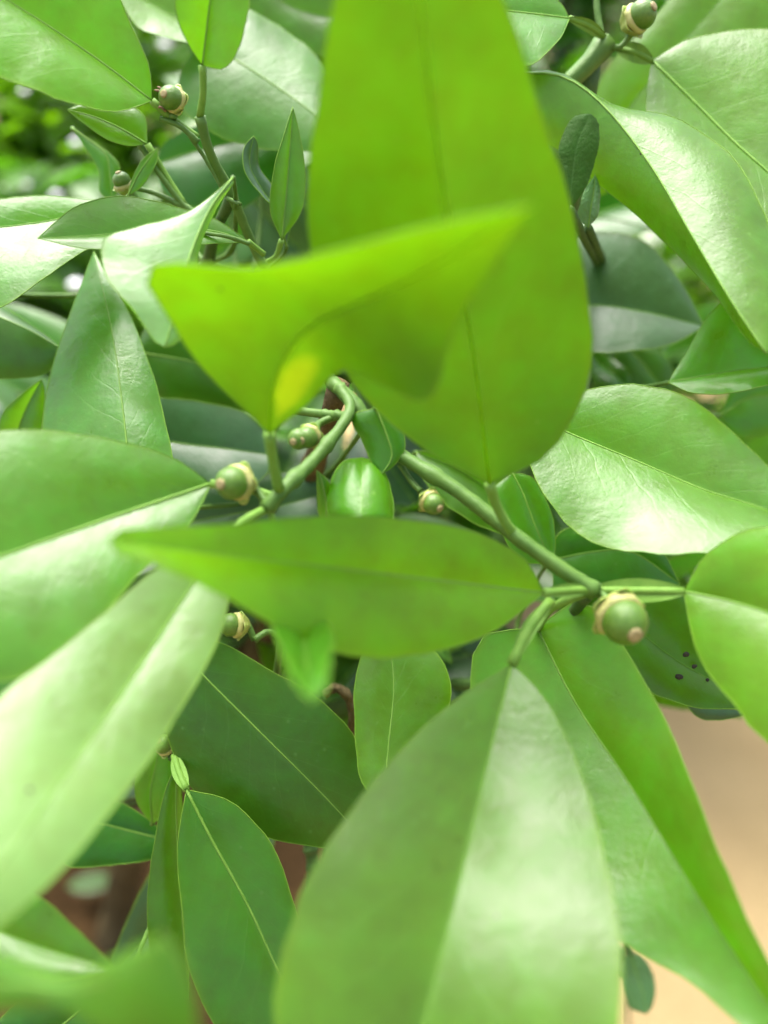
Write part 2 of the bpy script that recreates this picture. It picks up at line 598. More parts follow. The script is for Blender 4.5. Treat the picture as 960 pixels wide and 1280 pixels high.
# --- the leaves nearest the camera
px_leaf([(612, 605), (590, 430), (555, 240), (530, 50), (512, -150)],
        [(515, 550), (428, 460), (385, 300), (398, 120), (425, -20)],
        [(692, 560), (737, 450), (718, 270), (662, 100), (615, -30)],
        [18.0, 16.7, 15.1, 13.6, 12.4], dl=.3, dr=.3, mat='backlit', rib='ribt', ribw=(.0003, .00015), cl=-.05, cr=-.06,
        petiole=[(622, 635, 18.6), (641, 668, 19.0)], pw=1.2,
        label='large upright backlit leaf rising behind the folded yellow-green leaf')
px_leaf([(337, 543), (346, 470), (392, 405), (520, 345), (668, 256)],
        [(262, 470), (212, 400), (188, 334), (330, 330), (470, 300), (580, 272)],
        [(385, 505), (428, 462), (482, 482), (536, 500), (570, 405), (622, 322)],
        [17.0, 15.5, 14.0, 12.6, 11.4], dl=[0, .2, -.5, -.6, -.3, 0], dr=[0, .3, .2, .7, .4, 0], mat='yellowed', rib='ribt', ribw=(.00022, .0001), cl=-.08, cr=-.04, wav=.01,  # 'yellowed' carries the painted light beside the stalk
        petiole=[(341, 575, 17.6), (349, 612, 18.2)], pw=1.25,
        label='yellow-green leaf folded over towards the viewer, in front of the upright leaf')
px_leaf([(680, 741), (560, 727), (400, 708), (260, 692), (135, 676)],
        [(648, 692), (560, 657), (430, 644), (300, 654), (200, 660), (150, 662)],
        [(610, 792), (505, 822), (400, 811), (285, 748), (195, 706), (148, 693)],
        [18.2, 17.2, 16.0, 14.8, 13.9], dl=.15, dr=-.7, mat='bright', cl=.05, cr=.10,
        petiole=[(712, 738, 18.5), (738, 737, 18.8)], pw=1.0, pwing=1.5,
        label='leaf stretching level across the middle of the picture, its tip to the left')
px_leaf([(640, 830), (615, 930), (580, 1080), (548, 1210), (520, 1330), (495, 1480)],
        [(555, 885), (468, 975), (392, 1090), (352, 1195), (345, 1310), (400, 1420)],
        [(690, 885), (735, 990), (765, 1120), (778, 1240), (755, 1360), (650, 1450)],
        [17.9, 16.7, 15.3, 14.3, 13.7, 13.2], dl=-.4, dr=[0, -.25, -.65, -1.0, -1.1, -.6, 0], mat='mid', cl=.05, cr=.02, wav=.012,
        petiole=[(662, 785, 18.2), (688, 752, 18.7)], pw=1.25, pwing=1.6,
        label='broad leaf hanging down in the foreground at the bottom centre')
px_leaf([(672, 785), (720, 880), (790, 985), (860, 1100), (920, 1195), (1010, 1330)],
        [(600, 800), (590, 900), (650, 1060), (770, 1172), (860, 1226), (930, 1285)],
        [(735, 752), (800, 845), (850, 940), (895, 1060), (935, 1150), (985, 1250)],
        [20.8, 19.9, 18.6, 17.2, 16.2, 15.2], dl=[0, .2, .3, .2, 0], dr=[0, -.5, -.8, -.5, 0], mat='mid', cl=-.05, cr=.06,
        petiole=[(690, 760, 19.4), (735, 740, 19.0)], pw=1.1,
        label='long leaf with a grey-green left half, behind the broad foreground leaf')
px_leaf([(855, 739), (915, 752), (980, 775), (1080, 830), (1150, 900)],
        [(885, 692), (950, 658), (1040, 660), (1110, 740)],
        [(872, 815), (920, 885), (970, 935), (1050, 950)],
        [18.6, 18.0, 17.2, 16.6, 16.4], dl=.3, dr=-.1, mat='fresh', cl=.08, cr=.08,
        petiole=[(800, 738, 18.8), (742, 738, 18.9)], pw=1.0, pwing=2.6,
        label='bright leaf on a winged stalk at the right edge')
px_leaf([(655, 515), (715, 543), (800, 578), (880, 612), (960, 638), (1080, 690)],
        [(690, 500), (750, 484), (810, 482), (870, 503), (930, 553), (1000, 625)],
        [(664, 585), (695, 638), (750, 680), (820, 694), (890, 690), (980, 685)],
        [21.4, 21.0, 20.4, 19.7, 19.1, 18.6], dl=.35, dr=-1.1, mat='mid', cl=.06, cr=.05,
        petiole=[(620, 540, 21), (570, 560, 21.5)],
        label='leaf with pale lower half beside the upright leaf at the right')
px_leaf([(815, 76), (868, 128), (918, 178), (962, 217), (1040, 290), (1110, 390)],
        [(868, 46), (950, 38), (1040, 60), (1110, 160), (1140, 280)],
        [(808, 120), (815, 190), (850, 260), (930, 330), (1030, 390)],
        [23.8, 23.4, 22.8, 22.1, 21.2, 20.6], dl=.6, dr=-.45, mat='mid', cl=.05, cr=.05, ribw=(.0005, .0002),
        petiole=[(795, 66, 23.6), (772, 60, 23.9)], pw=.9, pwing=2.4,
        label='leaf with a raised pale midrib in the top right corner')
px_leaf([(640, 92), (700, 95), (752, 130), (812, 205), (866, 296), (914, 376), (958, 442)],
        [(645, 150), (700, 190), (765, 245), (830, 300), (890, 365), (930, 420)],
        [(700, 90), (770, 133), (850, 148), (920, 205), (965, 290), (985, 380)],
        [22.6, 22.2, 21.6, 20.8, 19.9, 19.1, 18.5], dl=1.2, dr=.35, mat='mid', cl=.06, cr=.08, ribw=(.0003, .0002),
        petiole=[(600, 105, 21.5), (560, 140, 22.5)],
        label='pale glossy leaf with a turned-down yellow-green side, right of the upright leaf')
px_leaf([(712, 23), (665, 17), (610, 12), (540, 10)],
        [(697, 0), (660, -18), (600, -22)],
        [(697, 52), (662, 80), (600, 78)],
        [22.6, 22.4, 22.2, 22.0], dl=.2, dr=-.9, mat='mid', cl=.05, cr=.04,
        petiole=[(735, 32, 22.9), (757, 47, 23.4)], pw=.8, pwing=1.5)
px_leaf([(735, 250), (770, 160), (830, 80), (900, 0), (960, -80)],
        [(735, 150), (760, 85), (815, 25), (880, -50)],
        [(830, 210), (920, 150), (990, 60), (1000, -30)],
        [28, 27.5, 27, 26.6, 26.4], dl=.2, dr=-.2, mat='mid')
# --- top left
px_leaf([(190, 126), (130, 80), (60, 32), (0, -6), (-90, -70)],
        [(186, 82), (166, 35), (130, -30), (40, -90)],
        [(150, 138), (92, 131), (40, 112), (-10, 88), (-70, 20)],
        [20.6, 20.2, 19.8, 19.4, 19.2], dl=.2, dr=-1.0, mat='fresh', cl=.06, cr=.06,
        petiole=[(215, 148, 20.9), (247, 172, 21.2)], pw=.9,
        label='leaf reaching into the top left corner')
px_leaf([(184, 180), (150, 160), (115, 145), (84, 137)],
        [(180, 145), (150, 130), (110, 128)], [(160, 182), (130, 172), (102, 152)],
        [22.3, 22.2, 22.1, 22.0], dl=.1, dr=0, mat='mid', petiole=[(205, 215, 22.6), (232, 258, 22.8)], pw=.9)
px_leaf([(253, 82), (258, 40), (264, -5), (280, -70)],
        [(234, 52), (219, 5), (235, -50)], [(283, 84), (306, 38), (308, -20)],
        [19.6, 19.3, 19.0, 18.8], dl=-.2, dr=-.3, mat='fresh', cl=.06, cr=.06,
        petiole=[(254, 115, 19.9), (250, 146, 20.3)], pw=.9,
        label='young leaf standing on the shoot tip at the top')
px_leaf([(330, 60), (270, 40), (200, 10), (120, -40)],
        [(300, 10), (240, -30), (170, -60)], [(280, 58), (230, 52), (178, 38), (150, 0)],
        [26, 25.6, 25.2, 25], dl=.2, dr=-.8, mat='mid', cl=.03, cr=.03)
px_leaf([(248, 50), (296, 76), (345, 108), (392, 142), (450, 190)],
        [(270, 10), (325, 18), (390, 65), (445, 140)],
        [(222, 105), (240, 150), (300, 180), (390, 190)],
        [25.5, 25.2, 25, 24.8, 24.6], dl=1.2, dr=-.1, mat='mature', cl=.04, cr=.05)
px_leaf([(195, 205), (250, 188), (320, 172), (400, 160)],
        [(210, 175), (270, 150), (340, 138)], [(205, 240), (250, 262), (320, 250)],
        [27.2, 27, 26.8, 26.6], dl=-.1, dr=-.3, mat='deep', cl=.03)
px_leaf([(440, 20), (400, 20), (350, 0), (300, -50)], [(420, 70), (390, 66), (330, 30), (290, -10)], [(420, -30), (370, -50), (330, -70)],
        [28, 27.8, 27.6, 27.4], mat='mature')
px_leaf([(352, 300), (357, 250), (362, 190), (366, 134)],
        [(338, 262), (343, 210), (356, 165)], [(376, 265), (382, 220), (374, 165)],
        [22.5, 22.3, 22.1, 22.0], dl=-.2, dr=.1, mat='mature', petiole=[(345, 320, 22.8), (330, 330, 23)], pw=.8,
        label='small pointed upright leaf left of the upright backlit leaf')
px_leaf([(358, 308), (345, 265), (326, 235), (312, 205), (317, 170)],
        [(350, 270), (328, 245), (306, 215), (305, 185)], [(362, 275), (342, 235), (325, 210), (322, 180)],
        [22.9, 22.7, 22.5, 22.3, 22.2], dl=-.3, dr=.3, mat='old', label='narrow withered dark leaf among the upper shoots')
px_leaf([(200, 268), (105, 270), (50, 278), (0, 284), (-90, 290)],
        [(150, 255), (90, 247), (40, 245), (0, 248), (-60, 262)],
        [(130, 300), (95, 318), (50, 352), (0, 386), (-70, 370)],
        [23.2, 23.0, 22.6, 22.2, 21.8], dl=.2, dr=-1.2, mat='mid', cl=.04, cr=.05)
px_leaf([(310, 302), (260, 288), (195, 288), (120, 294), (47, 298)],
        [(270, 275), (215, 257), (150, 245), (92, 260)], [(250, 306), (175, 312), (105, 310)],
        [21.4, 21.2, 20.8, 20.4, 20.2], dl=.15, dr=-.5, mat='mid', cl=.05,
        petiole=[(330, 318, 21.8)], pw=.8, label='slender leaf with its tip pointing left, below the leaf shoots')
px_leaf([(291, 222), (262, 262), (238, 318), (222, 380), (206, 434)],
        [(240, 262), (180, 283), (130, 298), (132, 345), (165, 385), (195, 428)],
        [(293, 228), (268, 265), (248, 318), (250, 370), (225, 425)],
        [20.0, 19.4, 18.8, 18.3, 18.0], dl=-.3, dr=.5, mat='pale', cl=.05, ribw=(.0003, .0002),
        label='pale leaf with a standing narrow side, left of the folded leaf')
px_leaf([(165, 640), (158, 550), (141, 420), (117, 314)],
        [(62, 610), (52, 530), (68, 455), (95, 372)], [(222, 625), (214, 565), (194, 478), (160, 388)],
        [20.6, 21.3, 22.6, 24.0], dl=.35, dr=.1, mat='mid', cl=.04, cr=.05,
        label='pointed leaf standing upright at the left, half grey-green')
px_leaf([(-80, 360), (-20, 388), (35, 412), (77, 436)], [(-20, 370), (25, 398), (55, 418)], [(-60, 470), (0, 474), (55, 468)],
        [24.2, 24, 23.9, 23.8], dl=.7, dr=.2, mat='deep')
px_leaf([(20, 560), (25, 530), (38, 500), (52, 474)], [(0, 540), (5, 515), (30, 490)], [(48, 545), (54, 515), (56, 490)],
        [24, 23.8, 23.7, 23.6], dl=-.2, dr=.1, mat='mid')
# --- left
px_leaf([(263, 605), (130, 650), (0, 696), (-100, 730), (-220, 760)],
        [(215, 572), (140, 549), (60, 539), (-30, 542), (-130, 590)],
        [(240, 650), (175, 718), (95, 800), (0, 852), (-110, 850)],
        [18.8, 17.8, 16.8, 16.2, 15.8], dl=.5, dr=-.9, mat='mid', cl=.06, cr=.05, ribw=(.0005, .0002),
        petiole=[(300, 608, 18.9), (345, 622, 18.9)], pw=1.1,
        label='broad leaf at the left edge, green above its midrib and pale below')
px_leaf([(268, 690), (225, 755), (150, 872), (60, 1000), (-20, 1110), (-130, 1230)],
        [(205, 705), (150, 750), (70, 815), (-10, 880), (-80, 990), (-140, 1120)],
        [(287, 735), (272, 800), (222, 895), (150, 1000), (60, 1105), (-40, 1190)],
        [17.4, 16.3, 14.8, 13.4, 12.4, 11.8], dl=.05, dr=.1, mat='pale', cl=.03, cr=.03, ribw=(.0003, .0001),
        petiole=[(300, 655, 17.6), (335, 635, 18.4)],
        label='pale shiny leaf slanting down out of the left edge')
# --- lower middle
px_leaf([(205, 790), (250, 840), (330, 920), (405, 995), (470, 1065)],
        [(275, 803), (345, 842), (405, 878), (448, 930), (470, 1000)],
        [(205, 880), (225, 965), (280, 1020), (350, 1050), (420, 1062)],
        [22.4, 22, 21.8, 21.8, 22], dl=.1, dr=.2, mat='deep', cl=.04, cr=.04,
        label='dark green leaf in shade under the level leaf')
px_leaf([(233, 987), (265, 1050), (310, 1132), (348, 1215), (400, 1330)],
        [(222, 1060), (228, 1140), (240, 1220), (290, 1300)],
        [(290, 1003), (338, 1055), (366, 1125), (385, 1200), (405, 1280)],
        [21.4, 21, 20.6, 20.2, 20], dl=-.3, dr=.1, mat='mature', cl=.06, cr=.05, ribw=(.00045, .00015),
        petiole=[(224, 965, 21.8), (218, 945, 22.2)], pw=1.0, pwing=1.8,
        label='dark green leaf with a pale midrib at the bottom left')
px_leaf([(221, 955), (220, 1020), (224, 1090), (230, 1180), (235, 1250)],
        [(206, 990), (192, 1060), (184, 1140), (195, 1220)], [(228, 1000), (230, 1080), (236, 1170)],
        [22.4, 22.4, 22.3, 22.2, 22.2], dl=-.3, dr=.6, mat='mature')
px_leaf([(215, 1052), (160, 1038), (110, 1026), (50, 1020)], [(180, 1020), (135, 998), (90, 1000)], [(195, 1072), (135, 1082), (80, 1078)],
        [24.4, 24.2, 24, 24], dl=.2, dr=-.3, mat='deep')
px_leaf([(190, 1030), (188, 990), (196, 950), (200, 915)], [(170, 1000), (172, 960)], [(215, 1010), (216, 960)],
        [23.6, 23.4, 23.3, 23.2], mat='mid')
px_leaf([(-60, 1130), (0, 1165), (70, 1190), (145, 1210)], [(-20, 1105), (40, 1115), (95, 1162)], [(-40, 1215), (30, 1225), (95, 1222)],
        [17.6, 17.2, 17, 16.8], dl=.1, dr=-.4, mat='mid', cl=.06, petiole=[(-130, 1100, 19), (-200, 1060, 22)],
        label='out-of-focus leaf at the left edge near the bottom')
px_leaf([(-60, 1235), (20, 1228), (100, 1235), (165, 1205), (203, 1170)], [(-30, 1205), (30, 1208), (90, 1222), (150, 1195)],
        [(-30, 1262), (40, 1262), (110, 1266), (170, 1320), (246, 1310), (230, 1208)],
        [11.6, 11.2, 10.8, 10.4, 10.2], dl=.3, dr=-.3, mat='mature', cl=.12, cr=.12, petiole=[(-130, 1230, 13), (-200, 1180, 17)],
        label='very blurred leaf nearest the viewer in the bottom left corner')
px_leaf([(160, 1222), (112, 1254), (75, 1284), (20, 1330)], [(90, 1225), (30, 1250), (-10, 1290)], [(205, 1262), (160, 1310), (90, 1345)],
        [20.5, 20.3, 20.1, 20], mat='deep', ribw=(.0004, .0002))
px_leaf([(478, 1010), (486, 930), (492, 850), (480, 770)], [(450, 970), (443, 890), (450, 825)], [(525, 965), (564, 870), (540, 810)],
        [20.0, 20.6, 21.2, 21.8], dl=.1, dr=.2, mat='mid', cl=.05, cr=.05,
        label='pale glossy leaf half hidden between the level leaf and the broad foreground leaf')
px_leaf([(452, 660), (452, 630), (452, 600), (452, 572)], [(412, 648), (412, 605), (428, 578)], [(490, 655), (488, 612), (474, 580)],
        [18.6, 18.9, 19.3, 19.9], dl=.5, dr=.5, mat='fresh', rib=None, cl=.18, cr=.18,
        label='small pale rolled leaf behind the level leaf')
px_leaf([(407, 660), (408, 630), (402, 600), (396, 588)], [(398, 640), (396, 610)], [(415, 640), (412, 605)],
        [19.8, 19.6, 19.5, 19.5], dl=.1, dr=.2, mat='mid')
px_leaf([(470, 510), (482, 540), (490, 570), (478, 592)], [(440, 520), (452, 550), (466, 580)], [(500, 535), (506, 560), (492, 582)],
        [19.6, 19.6, 19.6, 19.6], dl=.2, dr=.1, mat='mature')
px_leaf([(380, 765), (381, 800), (384, 840), (389, 876)], [(343, 775), (350, 812), (372, 858)], [(414, 785), (413, 825), (404, 864)],
        [17.0, 15.0, 12.9, 11.8], dl=-.5, dr=-.5, mat='mature', cl=.1, cr=.1, petiole=[(372, 735, 17.8), (352, 690, 19), (338, 640, 18.6)], pw=.8,
        label='blurred small leaf tip hanging below the level leaf')
# --- dull old leaves further in
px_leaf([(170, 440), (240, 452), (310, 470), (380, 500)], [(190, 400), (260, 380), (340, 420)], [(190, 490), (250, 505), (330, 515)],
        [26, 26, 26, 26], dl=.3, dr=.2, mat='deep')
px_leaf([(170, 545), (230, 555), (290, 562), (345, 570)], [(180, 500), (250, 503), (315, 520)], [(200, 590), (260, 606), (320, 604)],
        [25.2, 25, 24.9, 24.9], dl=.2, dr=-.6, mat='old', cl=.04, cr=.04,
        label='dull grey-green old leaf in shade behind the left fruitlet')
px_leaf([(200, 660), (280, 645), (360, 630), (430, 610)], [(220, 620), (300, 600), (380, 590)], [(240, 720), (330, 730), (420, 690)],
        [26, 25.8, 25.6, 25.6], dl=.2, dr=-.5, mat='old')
px_leaf([(660, 395), (735, 382), (805, 390), (880, 408)], [(680, 320), (740, 290), (800, 300), (850, 350)], [(690, 430), (760, 440), (830, 434)],
        [26.8, 26.6, 26.4, 26.2], dl=.4, dr=-.9, mat='old', cl=.05, cr=.03,
        label='dull grey-green old leaf right of the upright backlit leaf')
px_leaf([(835, 478), (880, 470), (930, 462), (1000, 455)], [(858, 440), (888, 392), (930, 370), (980, 400)], [(870, 492), (920, 490), (970, 478)],
        [23.2, 23, 22.8, 22.8], dl=.4, dr=-.6, mat='mid', cl=.05,
        label='short leaf under the pale glossy leaf near the right edge')
px_leaf([(640, 590), (655, 620), (668, 655), (690, 705)], [(610, 620), (625, 660), (650, 700)], [(668, 600), (690, 645), (694, 685)],
        [22.4, 22.3, 22.2, 22.2], dl=-.2, dr=.1, mat='mid')
px_leaf([(520, 565), (570, 585), (620, 620), (660, 670)], [(560, 560), (610, 580), (655, 630)], [(530, 600), (570, 640), (620, 665)],
        [24.5, 24.4, 24.3, 24.2], dl=-.3, dr=-.5, mat='mature')
px_leaf([(690, 700), (740, 690), (790, 690), (850, 730)], [(700, 665), (760, 655), (820, 680)], [(700, 760), (760, 770), (820, 765)],
        [23.4, 23.3, 23.2, 23.2], mat='deep')
spotted = px_leaf([(750, 742), (800, 790), (850, 828), (900, 855), (960, 880)], [(790, 730), (850, 740), (910, 790), (950, 840)],
        [(760, 800), (800, 856), (860, 882), (915, 886)],
        [21.6, 21.4, 21.2, 21.0, 20.8], dl=.2, dr=-.3, mat='mature', label='green leaf with a few black spots, right of the hanging fruitlet')
for (x, y, r) in ((849, 846, .0011), (868, 833, .0007), (857, 818, .0008), (884, 850, .0005)):
    c = P(x, y, 20.95) - wloc(spotted)
    v = []
    for lev, (h, k) in enumerate(((0, 1), (.35, .75), (.5, .3))):
        for i in range(8):
            an = i * math.pi / 4
            rr = r * k * random.uniform(.75, 1.25)
            v.append(c + RIGHT * (math.cos(an) * rr) + UP * (math.sin(an) * rr * .8) - FWD * (h * r * .6))
    f = [(l * 8 + i, l * 8 + (i + 1) % 8, (l + 1) * 8 + (i + 1) % 8, (l + 1) * 8 + i) for l in range(2) for i in range(8)] + [tuple(range(16, 24))]
    link('black_spot', mesh_from('black_spot', v, f), M['spot'], spotted)
px_leaf([(850, 870), (880, 878), (910, 885), (940, 890)], [(870, 862), (910, 868)], [(875, 898), (915, 898)], [23, 23, 23, 23], mat='old')
px_leaf([(780, 430), (800, 450), (815, 470), (835, 492)], [(810, 432), (835, 450), (842, 475)], [(765, 455), (780, 480), (805, 492)], [29, 29, 29, 29], mat='deep')
px_leaf([(735, 440), (750, 455), (770, 470), (790, 490)], [(760, 445), (785, 465)], [(738, 470), (755, 488)], [29, 29, 28.6, 28.6], dr=-.5, mat='mature')
px_leaf([(900, 520), (930, 500), (960, 495), (1010, 500)], [(920, 480), (970, 470)], [(920, 545), (970, 540)], [27, 27, 27, 27], mat='mature')
px_leaf([(90, 160), (130, 190), (137, 215), (140, 250)], [(122, 210), (125, 240)], [(145, 200), (147, 235)], [24, 24, 24, 24], mat='mature')
px_leaf([(160, 245), (172, 220), (185, 200), (197, 185)], [(165, 225), (178, 200)], [(178, 232), (195, 205)], [22.4, 22.3, 22.2, 22.2], mat='mid')


# ------------------------------------------------------------------ twigs, trunk
def twig(pts, w0, w1, mat='twig', n=16, name='twig', sides=8, world=False, knots=True):
    """a tapering shoot through (x, y, depth) points; widths in mm"""
    q = arc_resample([tuple(p) if world else tuple(P(*p)) for p in pts], n)
    base = Vector(q[0])
    nodes = [random.uniform(.1, .9) for _ in range(2 if n > 12 else 1)] + [0.0, 1.0] if knots else []
    n2 = n * 2
    q = arc_resample([tuple(p) for p in q], n2)
    rad = []
    for i in range(n2):
        t = i / (n2 - 1)
        r = (w0 + (w1 - w0) * t) / 2000 * (.82 if w0 < 8 else 1)
        r *= 1 + random.uniform(-.05, .05)
        for nd in nodes:
            r *= 1 + .28 * math.exp(-((t - nd) / .035) ** 2)
        rad.append(r)
    v, f = tube_geo([Vector(p) - base for p in q], rad, sides)
    for i in range(n2):
        c_ = Vector(q[i]) - base
        for k in range(sides):
            g_ = 1 + (.07 if k % 2 else -.05) + random.uniform(-.03, .03)
            v[i * sides + k] = c_ + (v[i * sides + k] - c_) * g_
    return link(name, mesh_from(name, v, f), M[mat], bush, base - wloc(bush))


twig([(415, 478, 20.6), (440, 502, 20.2), (470, 545, 20.0), (505, 572, 19.8), (570, 612, 19.4), (642, 668, 19.0), (700, 710, 18.8), (745, 740, 18.8)], 3.4, 3.9, n=26)
twig([(424, 484, 20.3), (437, 515, 19.8), (395, 572, 19.0), (352, 614, 18.3), (335, 635, 18.3)], 3.0, 3.9, n=20)
twig([(437, 515, 19.9), (458, 545, 20.4), (468, 582, 21)], 2.6, 2.0)
twig([(360, 512, 20.6), (400, 517, 20.3), (432, 520, 20.0)], 2.4, 2.6)
twig([(500, 580, 20), (513, 600, 19.9), (526, 614, 19.7)], 1.6, 1.5, n=8)
twig([(250, 146, 20.3), (262, 190, 20.8), (290, 245, 21.6), (322, 318, 22.6), (380, 420, 23), (415, 478, 20.8)], 2.9, 3.4, n=26)
twig([(200, 148, 20.8), (225, 158, 20.9), (248, 178, 21.1)], 1.3, 1.9, n=8)
twig([(230, 160, 21.0), (258, 200, 21.4), (278, 235, 21.6)], 1.2, 1.5, n=8)
twig([(175, 180, 22.4), (205, 225, 22.6), (240, 265, 22.8), (300, 300, 22.8)], 1.8, 2.2, 'twig')
twig([(155, 232, 23), (195, 242, 22.8), (235, 262, 22.8)], 1.6, 1.8)
twig([(240, 290, 21), (280, 295, 21), (312, 305, 21.2)], 1.1, 1.3)
twig([(285, 248, 21.4), (300, 255, 21.0)], 1.2, 1.0, n=6)
twig([(747, -40, 23.6), (746, 10, 23.6), (753, 48, 23.6)], 2.0, 2.3, n=8)
twig([(758, 52, 23.6), (735, 80, 23.6), (700, 115, 23.8), (620, 200, 24.5), (520, 330, 24), (430, 470, 21)], 6.2, 5.0, n=20)
twig([(756, 50, 23.5), (772, 60, 23.5), (785, 48, 23.4), (792, 35, 23.2)], 2.2, 1.8, n=8)
twig([(318, 800, 22.4), (335, 790, 22.6), (350, 800, 23), (345, 850, 24)], 1.8, 2.6)
twig([(200, 930, 22.6), (225, 948, 22.4), (260, 985, 23)], 1.5, 1.6)
twig([(385, 1040, 25), (392, 1090, 25), (388, 1140, 25)], 4.5, 4.8, 'twigd')
twig([(407, 1040, 25.4), (410, 1090, 25.4), (408, 1140, 25.4)], 2.5, 2.8, 'twigd')
twig([(405, 868, 24), (418, 860, 24), (433, 868, 24), (441, 890, 24.2), (440, 915, 24.6)], 2.6, 3.2, 'wood').__setitem__('label', 'curled brown dead twig end')
# woody frame: trunk from the bed up into the crown, limbs to the shoots
crown = P(330, 780, 32)
fork = P(300, 930, 36)
twig([tuple(trunk_foot - Vector((0, 0, .03))), tuple(P(152, 1120, 60)), tuple(P(180, 1040, 48)), tuple(fork)], 26, 13, 'wood', 20, 'trunk', 12, True)
twig([tuple(fork), tuple(crown), tuple(P(380, 620, 27)), tuple(P(424, 484, 20.6))], 11, 4.0, 'wood', 20, 'limb', 10, True)
twig([tuple(fork), tuple(P(480, 850, 32)), tuple(P(640, 650, 29)), tuple(P(700, 330, 27)), tuple(P(735, 80, 23.9))], 9, 5.5, 'twigd', 24, 'limb', 10, True)
twig([tuple(crown), tuple(P(230, 560, 30)), tuple(P(260, 330, 25)), tuple(P(290, 245, 21.8))], 7, 3, 'twigd', 20, 'limb', 10, True)
twig([tuple(fork), tuple(P(250, 970, 28)), tuple(P(215, 945, 22.4))], 7, 2.4, 'twigd', 16, 'limb', 8, True)
twig([tuple(P(180, 1040, 48)), tuple(P(-60, 1000, 34)), tuple(P(-200, 1060, 22)), tuple(P(-200, 1180, 17))], 7, 2.4, 'twigd', 16, 'limb', 8, True)
twig([tuple(P(480, 850, 32)), tuple(P(640, 850, 26)), tuple(P(735, 742, 19.3))], 6, 3.2, 'twigd', 16, 'limb', 8, True)
LIMBS = [P(330, 780, 32), P(380, 620, 27), P(480, 850, 32), P(640, 650, 29), P(700, 330, 27), P(230, 560, 30), P(260, 330, 25), P(250, 970, 28), P(640, 850, 26), P(680, 480, 28), P(300, 430, 27), P(560, 750, 30.5), P(180, 1040, 48)]
for b, has in ANCH:
    if has:
        continue
    tgt = min(LIMBS, key=lambda q: (q - b).length + (0 if (q - CAM).dot(FWD) > (b - CAM).dot(FWD) else .1))
    midp = (b + tgt) / 2 + FWD * .02
    twig([tuple(b), tuple(b * .8 + midp * .2 + FWD * .004), tuple(midp), tuple(tgt)], 1.3, 2.0, 'twig', 10, 'twig', 6, True)


# ------------------------------------------------------------------ young fruits
def fruitlet(x, y, d, rpx, ax, ped=None, label=None, dry=False, twin=False):
    r = rpx * .93 / FPX * d / 100
    A = (RIGHT * ax[0] + UP * ax[1] - FWD * ax[2]).normalized()
    X = A.orthogonal().normalized(); Y = A.cross(X)
    c = P(x, y, d)

    def lathe(profile, nseg, lob=0, amp=0, ph=0, off=Vector()):
        V, F = [], []
        for j, (h, k) in enumerate(profile):
            for i in range(nseg):
                an = 2 * math.pi * i / nseg
                kk = k * (1 + amp * math.cos(lob * an + ph) * (1 if lob else 0)) * (1 + random.uniform(-.02, .02))
                V.append(off + A * (h * r) + X * (math.cos(an) * kk * r) + Y * (math.sin(an) * kk * r))
        for j in range(len(profile) - 1):
            for i in range(nseg):
                i2 = (i + 1) % nseg
                F.append((j * nseg + i, j * nseg + i2, (j + 1) * nseg + i2, (j + 1) * nseg + i))
        F.append(tuple(range(nseg - 1, -1, -1)))
        F.append(tuple((len(profile) - 1) * nseg + i for i in range(nseg)))
        return V, F
    pr = [(math.sin(t) * .98, math.cos(t)) for t in np.linspace(-1.2, 1.38, 13)]
    v, f = lathe(pr, 20)
    if twin:
        v2, f2 = lathe(pr, 20, off=X * 0 + RIGHT * (-.75 * r) + UP * (-.12 * r))
        b = len(v); v += v2; f += [tuple(i + b for i in q) for q in f2]
    o = link('young_fruit', mesh_from('young_fruit', v, f), M['ovary'], bush, c - wloc(bush))
    if label: o['label'] = label
    for offx in ([0, -.75] if twin else [0]):
        off = RIGHT * (offx * r) + UP * (-.12 * r if offx else 0)
        v, f = lathe([(.90, .34), (1.02, .33), (1.07, .22), (1.05, .05)], 12, off=off)
        link('style_scar', mesh_from('style_scar', v, f), M['scar'], o)
    v, f = lathe([(-.95, .70), (-.82, 1.00), (-.62, 1.10), (-.40, 1.07), (-.28, .95)], 24, 7, .035, 1.0)
    link('nectar_disc', mesh_from('nectar_disc', v, f), M['disc'], o)
    v, f = lathe([(-1.75, .22), (-1.5, .55), (-1.2, .80), (-.90, 1.02), (-.72, 1.20), (-.74, 1.08), (-1.0, .72)], 30, 5, .13, .3)
    link('calyx', mesh_from('calyx', v, f), M['calyx'], o)
    if dry:
        for k in range(7):
            an = random.uniform(0, 6.28)
            q = [A * (-.5 * r) + (X * math.cos(an) + Y * math.sin(an)) * r * .9 - RIGHT * (r * .3)]
            for s_ in range(4):
                q.append(q[-1] + (RIGHT * random.uniform(-.6, .15) + UP * random.uniform(-.5, .6) - FWD * random.uniform(-.2, .5)) * r * .45)
            v, f = tube_geo(q, [r * .10, r * .16, r * .09, r * .12, r * .04], 5)
            link('dry_sepal', mesh_from('dry_sepal', v, f), M['dry'], o)
    if ped:
        st = A * (-1.6 * r)
        en = [P(*p) - c for p in ped]
        q = arc_resample([tuple(st)] + [tuple(e) for e in en], 8)
        v, f = tube_geo(q, .0009, 7)
        link('pedicel', mesh_from('pedicel', v, f), M['twig'], o)
    return o


